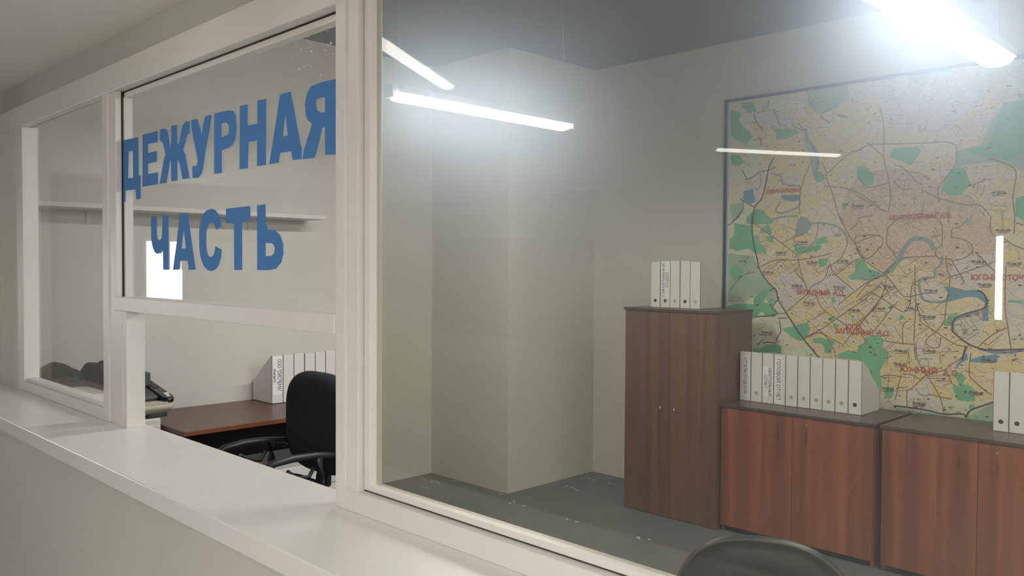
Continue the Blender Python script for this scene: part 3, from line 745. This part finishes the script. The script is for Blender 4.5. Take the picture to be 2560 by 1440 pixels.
# city area inside the ring road, centre, grey blocks
area('C', [(405,-900),(600,-1000),(1100,-1150),(3300,-1300),(3300,1900),(1700,1800),(1130,1440),(1040,1380),(910,1220),(800,1060),(720,930),(660,830),(640,740),(560,660),(480,540),(450,420),(410,230),(405,60),(410,-100),(500,-180),(540,-330),(570,-480),(480,-640)], 1, .0002, 4)
area('D', [(-160,60),(-100,-260),(60,-420),(350,-480),(640,-440),(900,-300),(1150,-200),(1300,0),(1420,200),(1380,420),(1150,520),(1000,640),(850,620),(640,480),(480,420),(300,560),(120,480),(-60,300)], 2, .0003)
for k, p in [('C', [(1070,100),(1180,90),(1280,130),(1300,220),(1180,230),(1060,200)]), ('C', [(480,410),(620,430),(550,480),(490,500)]), ('C', [(710,560),(870,590),(880,700),(1120,630),(1170,500),(1240,590),(1400,740),(1270,870),(1130,800),(980,780),(870,850),(740,960),(660,820),(590,690)]),
             ('D', [(650,640),(800,650),(860,700),(900,850),(700,850),(650,780)]), ('D', [(960,1160),(980,1060),(1100,1010),(1250,1000),(1280,1080),(1240,1250),(1100,1270)]), ('E', [(600,0),(720,60),(740,180),(700,290),(640,230),(600,120)]), ('E', [(520,480),(640,400),(720,330),(800,560),(860,650),(700,650),(510,620)]),
             ('A', [(420,320),(640,290),(860,400),(840,470),(560,480),(450,450)]), ('A', [(340,1000),(480,930),(560,920),(530,1080),(430,1230),(320,1180)]), ('A', [(700,960),(870,950),(870,1040),(740,1060)]), ('D', [(1000,400),(1400,380),(1420,600),(1200,740),(980,690),(940,600)]),
             ('E', [(220,540),(380,560),(400,660),(220,620)]), ('B', [(250,-50),(700,-60),(1100,0),(1300,200),(900,600),(400,600),(250,300)]), ('D', [(1520,600),(1750,560),(1750,1250),(1560,1250),(1500,1000)])]:
    area(k, p, 3, .0004)
for k, p in [('A', [(940,60),(1350,60),(1380,180),(1200,300),(1080,350),(960,250)]), ('C', [(160,370),(420,400),(470,560),(640,740),(640,860),(600,870),(440,780),(300,870),(160,860)]), ('E', [(400,640),(700,680),(1100,735),(1360,600),(1750,500),(1750,1000),(400,760)]), ('B', [(1350,480),(1700,200),(1800,500),(1750,1000),(1400,900),(1100,920),(1000,960),(990,800),(1250,720)]),
             ('A', [(180,1250),(300,1220),(310,1330),(200,1430)]), ('B', [(330,-60),(900,-90),(1000,20),(600,120)]), ('A', [(930,480),(960,600),(1050,700),(1080,850),(1010,960),(980,800),(920,640)])]:
    area(k, p, 5, .0005)
greens = [('A', [(185,300),(285,330),(270,420),(350,500),(410,560),(350,640),(230,600),(185,550)]), ('A', [(300,220),(420,230),(440,300),(380,330),(300,270)]), ('A', [(600,480),(820,490),(880,530),(750,590),(640,610),(650,530)]),
 ('A', [(180,750),(280,750),(330,820),(270,860),(200,850)]), ('A', [(340,1380),(440,1290),(530,1310),(540,1360),(620,1400),(600,1440),(350,1440)]), ('A', [(1440,860),(1560,880),(1620,960),(1610,1050),(1500,1050),(1450,960)]), ('A', [(1030,930),(1120,940),(1130,1000),(1060,1020),(1020,980)]),
 ('A', [(1300,1220),(1360,1230),(1340,1290),(1300,1280)]),
 ('B', [(380,760),(620,740),(650,800),(560,930),(460,900),(330,850)]), ('B', [(880,1080),(960,960),(1080,960),(1150,1120),(1050,1230),(940,1240),(850,1190)]), ('B', [(1100,780),(1330,720),(1420,420),(1500,300),(1700,280),(1700,800),(1500,880),(1330,860)]), ('B', [(1600,1260),(1700,1240),(1700,1500),(1590,1440)]),
 ('C', [(220,70),(405,90),(410,200),(470,200),(480,260),(545,330),(540,380),(430,370),(380,330),(260,350),(170,330),(170,230),(220,200)]), ('C', [(400,0),(510,-40),(560,0),(470,60),(400,60)]), ('C', [(510,110),(560,70),(600,130),(590,180),(480,170)]), ('C', [(540,200),(610,200),(620,280),(560,260)]), ('C', [(160,540),(230,490),(290,520),(320,560),(280,620),(220,650),(180,600)]),
 ('C', [(790,270),(870,310),(990,300),(1090,290),(1090,330),(960,370),(850,380)]), ('C', [(1050,230),(1160,210),(1150,270),(1040,290)]), ('C', [(1060,430),(1160,420),(1150,470),(1120,510),(1070,500)]),
 ('C', [(150,900),(230,880),(300,880),(420,880),(420,820),(480,760),(560,730),(600,720),(610,760),(540,780),(520,860),(570,880),(560,840),(610,830),(620,900),(650,960),(640,1000),(560,1000),(480,960),(440,1010),(400,1000),(400,930),(160,930)]),
 ('C', [(700,1130),(800,1110),(870,1080),(960,1060),(980,1120),(960,1200),(900,1250),(850,1240),(780,1200)]), ('C', [(400,1330),(500,1310),(560,1280),(640,1280),(700,1310),(690,1370),(560,1360),(420,1370)]), ('C', [(1000,1230),(1080,1210),(1220,1250),(1240,1290),(1200,1290),(1200,1370),(1130,1370),(1110,1290),(1000,1260)]),
 ('C', [(1530,1250),(1620,1200),(1700,1190),(1700,1460),(1250,1420),(1260,1380),(1360,1340),(1440,1360),(1470,1300)]), ('C', [(1440,440),(1520,440),(1560,520),(1680,560),(1680,630),(1560,640),(1390,640),(1350,610),(1430,560)]), ('C', [(1160,1020),(1210,1010),(1230,1040),(1180,1060)]), ('C', [(1210,1060),(1280,1100),(1240,1120),(1210,1100)]), ('C', [(1190,820),(1220,810),(1240,860),(1210,880)]), ('C', [(1370,980),(1440,1000),(1400,1020)]),
 ('D', [(400,440),(470,390),(490,430),(420,480),(370,560),(310,590),(280,570),(380,500)]), ('D', [(30,1370),(90,1220),(170,1190),(240,1200),(290,1250),(260,1310),(330,1360),(280,1480),(30,1480)]), ('D', [(980,970),(1080,990),(1090,1010),(940,1100),(870,1090),(900,1030)]), ('D', [(320,910),(360,890),(375,910),(340,940)]), ('D', [(430,1000),(460,980),(490,1030),(440,1040)]), ('D', [(940,730),(1040,750),(1060,790),(960,830),(930,800)]), ('D', [(1510,840),(1640,840),(1700,870),(1530,870)]), ('D', [(1090,50),(1130,40),(1140,80),(1100,90)]),
 ('E', [(20,20),(90,0),(270,0),(260,60),(320,110),(250,170),(270,200),(240,270),(260,400),(240,520),(190,440),(130,250),(60,160)]), ('E', [(280,430),(370,430),(380,480),(350,540),(310,540),(280,480)]), ('E', [(970,280),(1060,290),(1100,340),(1070,400),(1150,420),(1190,460),(1190,560),(1120,580),(1020,560),(980,480),(960,400),(1040,430),(1000,340)]), ('E', [(1130,610),(1180,600),(1190,640),(1130,650)]), ('E', [(1190,710),(1250,750),(1230,770),(1180,740)]), ('E', [(640,690),(820,700),(830,720),(660,720)]), ('E', [(980,690),(1040,670),(1060,700),(1000,710)])]
for k, p in greens: area(k, p, 4, .0007)
for k, p in [('A', [(700,1150),(890,1150),(880,1200),(820,1215),(740,1210),(690,1180)]), ('A', [(320,1110),(410,1090),(430,1220),(380,1240),(310,1190)]), ('D', [(870,700),(960,710),(1080,740),(1200,740),(1280,770),(1320,840),(1320,1020),(1330,1050),(1270,1050),(1260,960),(1290,870),(1200,810),(1100,810),(960,850),(850,870),(900,840),(920,770)]),
             ('D', [(1220,1320),(1400,1340),(1560,1350),(1700,1320),(1700,1345),(1550,1380),(1400,1380),(1230,1345)]), ('E', [(1000,210),(1080,110),(1110,90),(1120,150),(1050,190),(1010,240)]), ('E', [(1140,160),(1230,130),(1410,100),(1410,180),(1260,190),(1150,180)])]:
    area(k, p, 6, .0009, 4)
area('C', [(890,0),(960,20),(1000,80),(980,130),(900,200),(820,210),(850,60)], 7, .0009, 4)
for k, p, wd in [('C', [(1060,80),(1050,200),(1000,290),(920,310),(850,280),(810,240)], .008), ('C', [(1000,75),(1120,70),(1260,110),(1330,180),(1350,260)], .012), ('C', [(590,40),(700,10),(860,0)], .012), ('D', [(250,600),(330,540),(440,400),(500,300),(560,240),(650,225),(740,260),(780,340)], .026), ('D', [(860,400),(850,480),(790,540),(780,610),(640,640),(650,780),(700,850),(870,860)], .014),
                 ('D', [(970,1150),(980,1040),(1080,1000),(1230,960)], .018), ('A', [(480,930),(490,1040),(440,1110)], .008), ('A', [(590,930),(680,960),(720,1040),(880,1060)], .012), ('A', [(690,1210),(640,1300),(700,1330),(860,1270),(880,1180)], .012), ('A', [(930,480),(960,600),(1030,700),(1060,830),(1030,960)], .02), ('C', [(1460,470),(1440,560),(1500,630),(1620,640)], .012), ('D', [(0,430),(30,560),(130,600),(260,600)], .012)]:
    line(k, p, wd, 7, .0008)
roads = [('C', [(480,510),(640,440),(860,440),(1090,400),(1200,370)]), ('C', [(730,970),(870,850),(950,780),(1000,700),(1120,630),(1170,490)]), ('C', [(1170,480),(1240,590),(1420,740)]), ('C', [(1270,880),(1420,760),(1560,660),(1680,600)]), ('C', [(910,1220),(1080,1140),(1270,1010),(1530,830),(1680,700)]), ('C', [(1080,1150),(1180,1220),(1300,1280)]), ('C', [(1300,1310),(1440,1120),(1680,870)]), ('C', [(1040,790),(1100,920),(1250,1030),(1340,1090)]), ('C', [(400,1015),(730,970)]), ('C', [(1240,590),(1440,440),(1520,420),(1500,380),(1430,280),(1350,160),(1280,0)]), ('C', [(860,440),(900,600),(940,700),(970,780)]), ('C', [(430,80),(640,230),(850,390)]), ('C', [(700,270),(830,210),(960,160)]),
 ('C', [(1430,280),(1560,220),(1680,190)]), ('C', [(1380,140),(1440,90),(1480,20),(1600,0)]), ('C', [(910,1230),(1090,1170),(1200,1300),(1240,1420)]), ('C', [(1190,490),(1290,420),(1360,260)]), ('C', [(180,740),(300,600),(430,560)]),
 ('D', [(0,320),(70,430),(220,540),(310,600),(450,780),(530,805),(700,770)]), ('D', [(590,490),(590,700),(600,860),(640,1000),(650,1060),(800,1160),(950,1260),(1050,1300),(1100,1300)]), ('D', [(0,860),(280,660)]), ('D', [(0,1080),(120,980),(250,820),(310,610)]), ('D', [(180,1150),(420,850)]), ('D', [(320,120),(310,290),(400,370)]), ('D', [(320,120),(440,20),(640,-20),(800,20),(860,100),(860,290)]), ('D', [(860,290),(790,350),(830,420),(950,430)]), ('D', [(950,210),(1110,250),(1170,340),(1080,420),(960,450)]), ('D', [(600,1440),(580,1250),(600,860)]),
 ('D', [(900,400),(910,540),(940,600),(930,720),(900,900),(880,1050),(800,1160)]), ('D', [(940,610),(1180,530),(1390,450),(1430,350)]), ('D', [(1350,0),(1350,170),(1470,220),(1560,280),(1680,330)]), ('D', [(1590,0),(1580,180)]), ('D', [(1220,1310),(1390,1170),(1520,1120)]), ('D', [(1560,1380),(1520,1120),(1490,900),(1500,500)]), ('D', [(1190,360),(1420,590)]), ('D', [(950,430),(1060,620),(1080,660),(1050,690)]), ('D', [(270,580),(450,430),(580,410),(800,400)]), ('D', [(150,760),(300,850),(480,960),(540,870),(560,700),(640,640)]), ('D', [(470,1290),(470,1100),(520,1050)]), ('D', [(0,200),(160,190),(260,220),(250,300),(100,430),(0,300),(0,200)]),
 ('D', [(960,210),(960,130),(1040,110),(1120,20)]), ('D', [(0,820),(160,640),(300,600)]), ('D', [(30,1100),(250,820),(310,780)]), ('D', [(290,1250),(420,1270),(580,1285)]), ('D', [(800,1160),(700,1240),(740,1310),(830,1310),(850,1210)]),
 ('E', [(510,630),(510,480),(560,440),(650,360),(710,310),(880,260),(960,200),(1060,130),(1130,-10)]), ('E', [(710,310),(790,440),(850,560),(880,700)]), ('E', [(600,0),(610,130),(660,260),(710,310)]), ('E', [(1150,90),(1130,290),(1180,370),(1300,470),(1360,510)]), ('E', [(240,330),(330,310),(460,330)]), ('E', [(470,300),(560,310),(650,360)]), ('E', [(400,440),(520,430)]), ('E', [(390,560),(420,440),(450,310)]), ('E', [(720,500),(900,540),(960,550)]), ('E', [(960,400),(930,330),(880,300)]),
 ('B', [(240,350),(280,560),(280,850),(330,1090),(350,1250),(320,1400)]), ('B', [(0,800),(130,730),(350,720),(700,710),(900,700),(1000,750),(990,930),(830,1150),(830,1300)]), ('B', [(330,1110),(130,1150),(20,1050)]), ('B', [(380,930),(470,960),(620,1110)]), ('B', [(380,1090),(460,1170),(560,1170)]), ('B', [(680,1190),(850,1270),(1120,1330),(1240,1330),(1340,1440)]), ('B', [(1330,860),(1500,920),(1600,1000),(1570,1250),(1590,1440)]), ('B', [(0,1230),(300,1400)]), ('B', [(110,700),(280,850)]),
 ('B', [(1100,1150),(1300,1080)]), ('A', [(620,290),(680,450)]), ('A', [(820,460),(920,510),(860,430)]), ('A', [(1230,260),(1090,350),(1180,430)]), ('A', [(1500,700),(1380,730),(1180,910),(1140,960),(1210,1150),(1260,1330),(1300,1430)]), ('A', [(1120,1060),(1400,1100),(1680,1270)]), ('A', [(1000,800),(930,960),(880,1150),(880,1340)]), ('A', [(1100,820),(1150,930)])]
for k, p in roads: line(k, p, .0058, 8, .0011)
rr = random.Random(11)
for k, (u0, v0, u1, v1) in [('D', (0, 660, 600, 1400)), ('C', (950, 800, 1680, 1240)), ('E', (250, 20, 900, 640)), ('D', (640, 900, 1400, 1300)), ('C', (500, 400, 1300, 640)), ('B', (20, 900, 1600, 1440)), ('D', (200, 0, 1300, 700))]:
    for i in range(26):
        x, y = rr.uniform(u0, u1), rr.uniform(v0, v1); a = rr.choice((-.62, .95))+rr.uniform(-.08, .08) if k in 'DC' else rr.choice((0.05, 1.62))+rr.uniform(-.2, .2)
        l = rr.uniform(60, 200); line(k, [(x, y), (x+l*math.cos(a), y+l*math.sin(a))], .0032, 9, .0010, False)
for k, p in [('A', [(620,780),(570,880),(540,1030),(500,1180),(440,1250),(420,1300),(410,1440)]), ('C', [(400,0),(400,60),(410,230),(450,420),(480,540),(560,660),(640,740),(660,830),(720,930),(800,1060),(910,1220),(1040,1380),(1130,1480)]), ('E', [(400,640),(410,620),(700,660),(880,700),(1070,700),(1100,730),(1150,660),(1360,585),(1560,500)]), ('D', [(960,1150),(1110,1270),(1260,1330),(1400,1340),(1700,1330)]), ('D', [(960,1150),(980,1040),(1090,980),(1260,930),(1310,870),(1280,780),(1210,740)]), ('D', [(1100,1300),(1060,1440)])]:
    line(k, p, .0085, 10, .0012)
for k, p in [('A', [(410,605),(440,595),(490,588),(492,640),(498,660)]), ('A', [(300,900),(320,930),(350,990),(400,980),(480,915),(570,905),(640,870)]), ('A', [(310,1220),(315,1290),(260,1360),(200,1430)]), ('A', [(280,1190),(350,1230),(420,1270)]), ('C', [(150,90),(200,75),(220,40),(280,0)]), ('C', [(660,840),(640,860),(590,920),(660,970),(620,1000),(440,1005)]), ('C', [(750,1020),(660,1020),(680,1060),(690,1150),(650,1230),(640,1270),(560,1260),(510,1270),(505,1240),(450,1290)]), ('A', [(440,300),(420,360),(450,430),(510,500)]), ('A', [(570,200),(560,270),(500,300)])]:
    line(k, p, .006, 12, .0013, False)
def mtext(k, s, x, y, size, wid, mi, bold=.0, rot=0):
    ox, oy = orig(k); cx, cz = mpt(ox+x/4, oy+y/4); yy = MY-OY-.0034
    c, sn = math.cos(rot), math.sin(rot)
    add_text(ms, s, lambda u, v: (cx-OX+u*c-v*sn, yy, cz-OZ+u*sn+v*c), size, bold, wid, mi)
mtext('C', 'ЗАПАДНЫЙ  А.О.', 1080, 770, .042, .31, 11, .0012)
mtext('C', 'ЮГО-', 1420, 1112, .042, .10, 11, .0012)
mtext('C', 'ЗАПАДНЫЙ  А.О.', 1500, 1165, .042, .33, 11, .0012)
mtext('E', 'ЮЖНЫЙ  А.О.', 735, 275, .042, .32, 11, .0012)
mtext('D', 'ЮГО-ВОСТОЧНЫЙ', 1500, 620, .042, .34, 11, .0012)
mtext('A', 'СЕВЕРО-ЗАПАДНЫЙ', 715, 1112, .032, .24, 11, .0012)
mtext('B', 'ЦЕНТРАЛЬНЫЙ  А.О.', 640, 1450, .036, .34, 11, .001)
for k, s, x, y, r in [('C', '77-07-13', 850, 700, 0), ('C', '77-07-12', 1270, 715, 0), ('C', '77-07-15', 550, 1168, 0), ('C', '77-07-14', 560, 566, 1), ('C', '77-05-09', 905, 265, 0), ('C', '77-07-11', 970, 872, 0), ('C', '77-06-08', 1420, 944, 1), ('C', '77-07-06', 1305, 455, 0), ('C', '77-07-09', 1000, 468, 1), ('C', '77-07-10', 690, 372, 0),
                  ('D', '77-06-07', 235, 928, 1), ('D', '77-05-04', 730, 1010, 0), ('D', '77-05-05', 450, 1352, 0), ('D', '77-05-03', 730, 1352, 0), ('D', '77-05-02', 1285, 690, 0), ('D', '77-05-01', 1230, 460, 0), ('D', '77-04-07', 1580, 480, 0), ('D', '77-05-12', 560, 925, 0), ('D', '77-05-11', 340, 712, 0), ('D', '77-05-10', 750, 750, 0), ('D', '77-04-04', 1470, 148, 0),
                  ('E', '77-05-07', 440, 205, 1), ('E', '77-05-08', 1200, 490, 0), ('E', '77-05-09', 630, 600, 0), ('E', '77-05-06', 320, 450, 0), ('E', '77-04-11', 1330, 165, 1), ('A', '77-08-04', 1460, 1262, 0), ('B', '77-03-06', 1430, 1215, 0)]:
    mtext(k, s, x, y, .021, .072, 12, .0008)
    line(k, [(x-55, y+22), (x+55, y+22)], .003, 11 if r else 12, .0015, False)
for i in range(330):
    k = rr.choice('CCDDEEAB'); x, y = rr.uniform(120, 1680), rr.uniform(40, 1420)
    ox, oy = orig(k); cx, cz = mpt(ox+x/4, oy+y/4)
    if not (LIMX0+.02 < cx < LIMX1-.03 and LIMZ0+.02 < cz < LIMZ1-.03): continue
    a, b = rr.uniform(.004, .010), rr.uniform(.002, .004); yy = MY-OY-.0031
    V = [ms.bm.verts.new((cx-OX+p, yy, cz-OZ+q)) for p, q in ((-a, -b), (a, -b), (a, b), (-a, b))]
    ms.bm.faces.new(V).material_index = 12 if i % 3 else 9
ms.build('map_sheet', MATS, mp, recalc=False)

# ------------------------------------------------------------------ crumbs on the floor
cr = MB(); rc = random.Random(3)
for px, py, n, sp_ in [(1078, 1204, 9, .05), (1482, 1196, 12, .10), (1285, 1258, 8, .08), (1435, 1302, 6, .04), (1618, 1350, 6, .06), (1430, 1222, 6, .08), (1140, 1200, 3, .02), (1068, 1220, 4, .03)]:
    p = wp(px, py, 2, 0)
    for _ in range(n):
        x, y = p.x+rc.gauss(0, sp_), p.y+rc.gauss(0, sp_*.3); s = rc.uniform(.003, .009)
        y = min(y, 4.1) if x < -4.16 else y; cr.box(x-s, x+s, y-s*.6, y+s*.6, .0, .002)
tag(cr.build('plaster_crumbs', m_fleck), 'white plaster crumbs scattered on the dark grey floor', 'crumbs', kind='stuff')
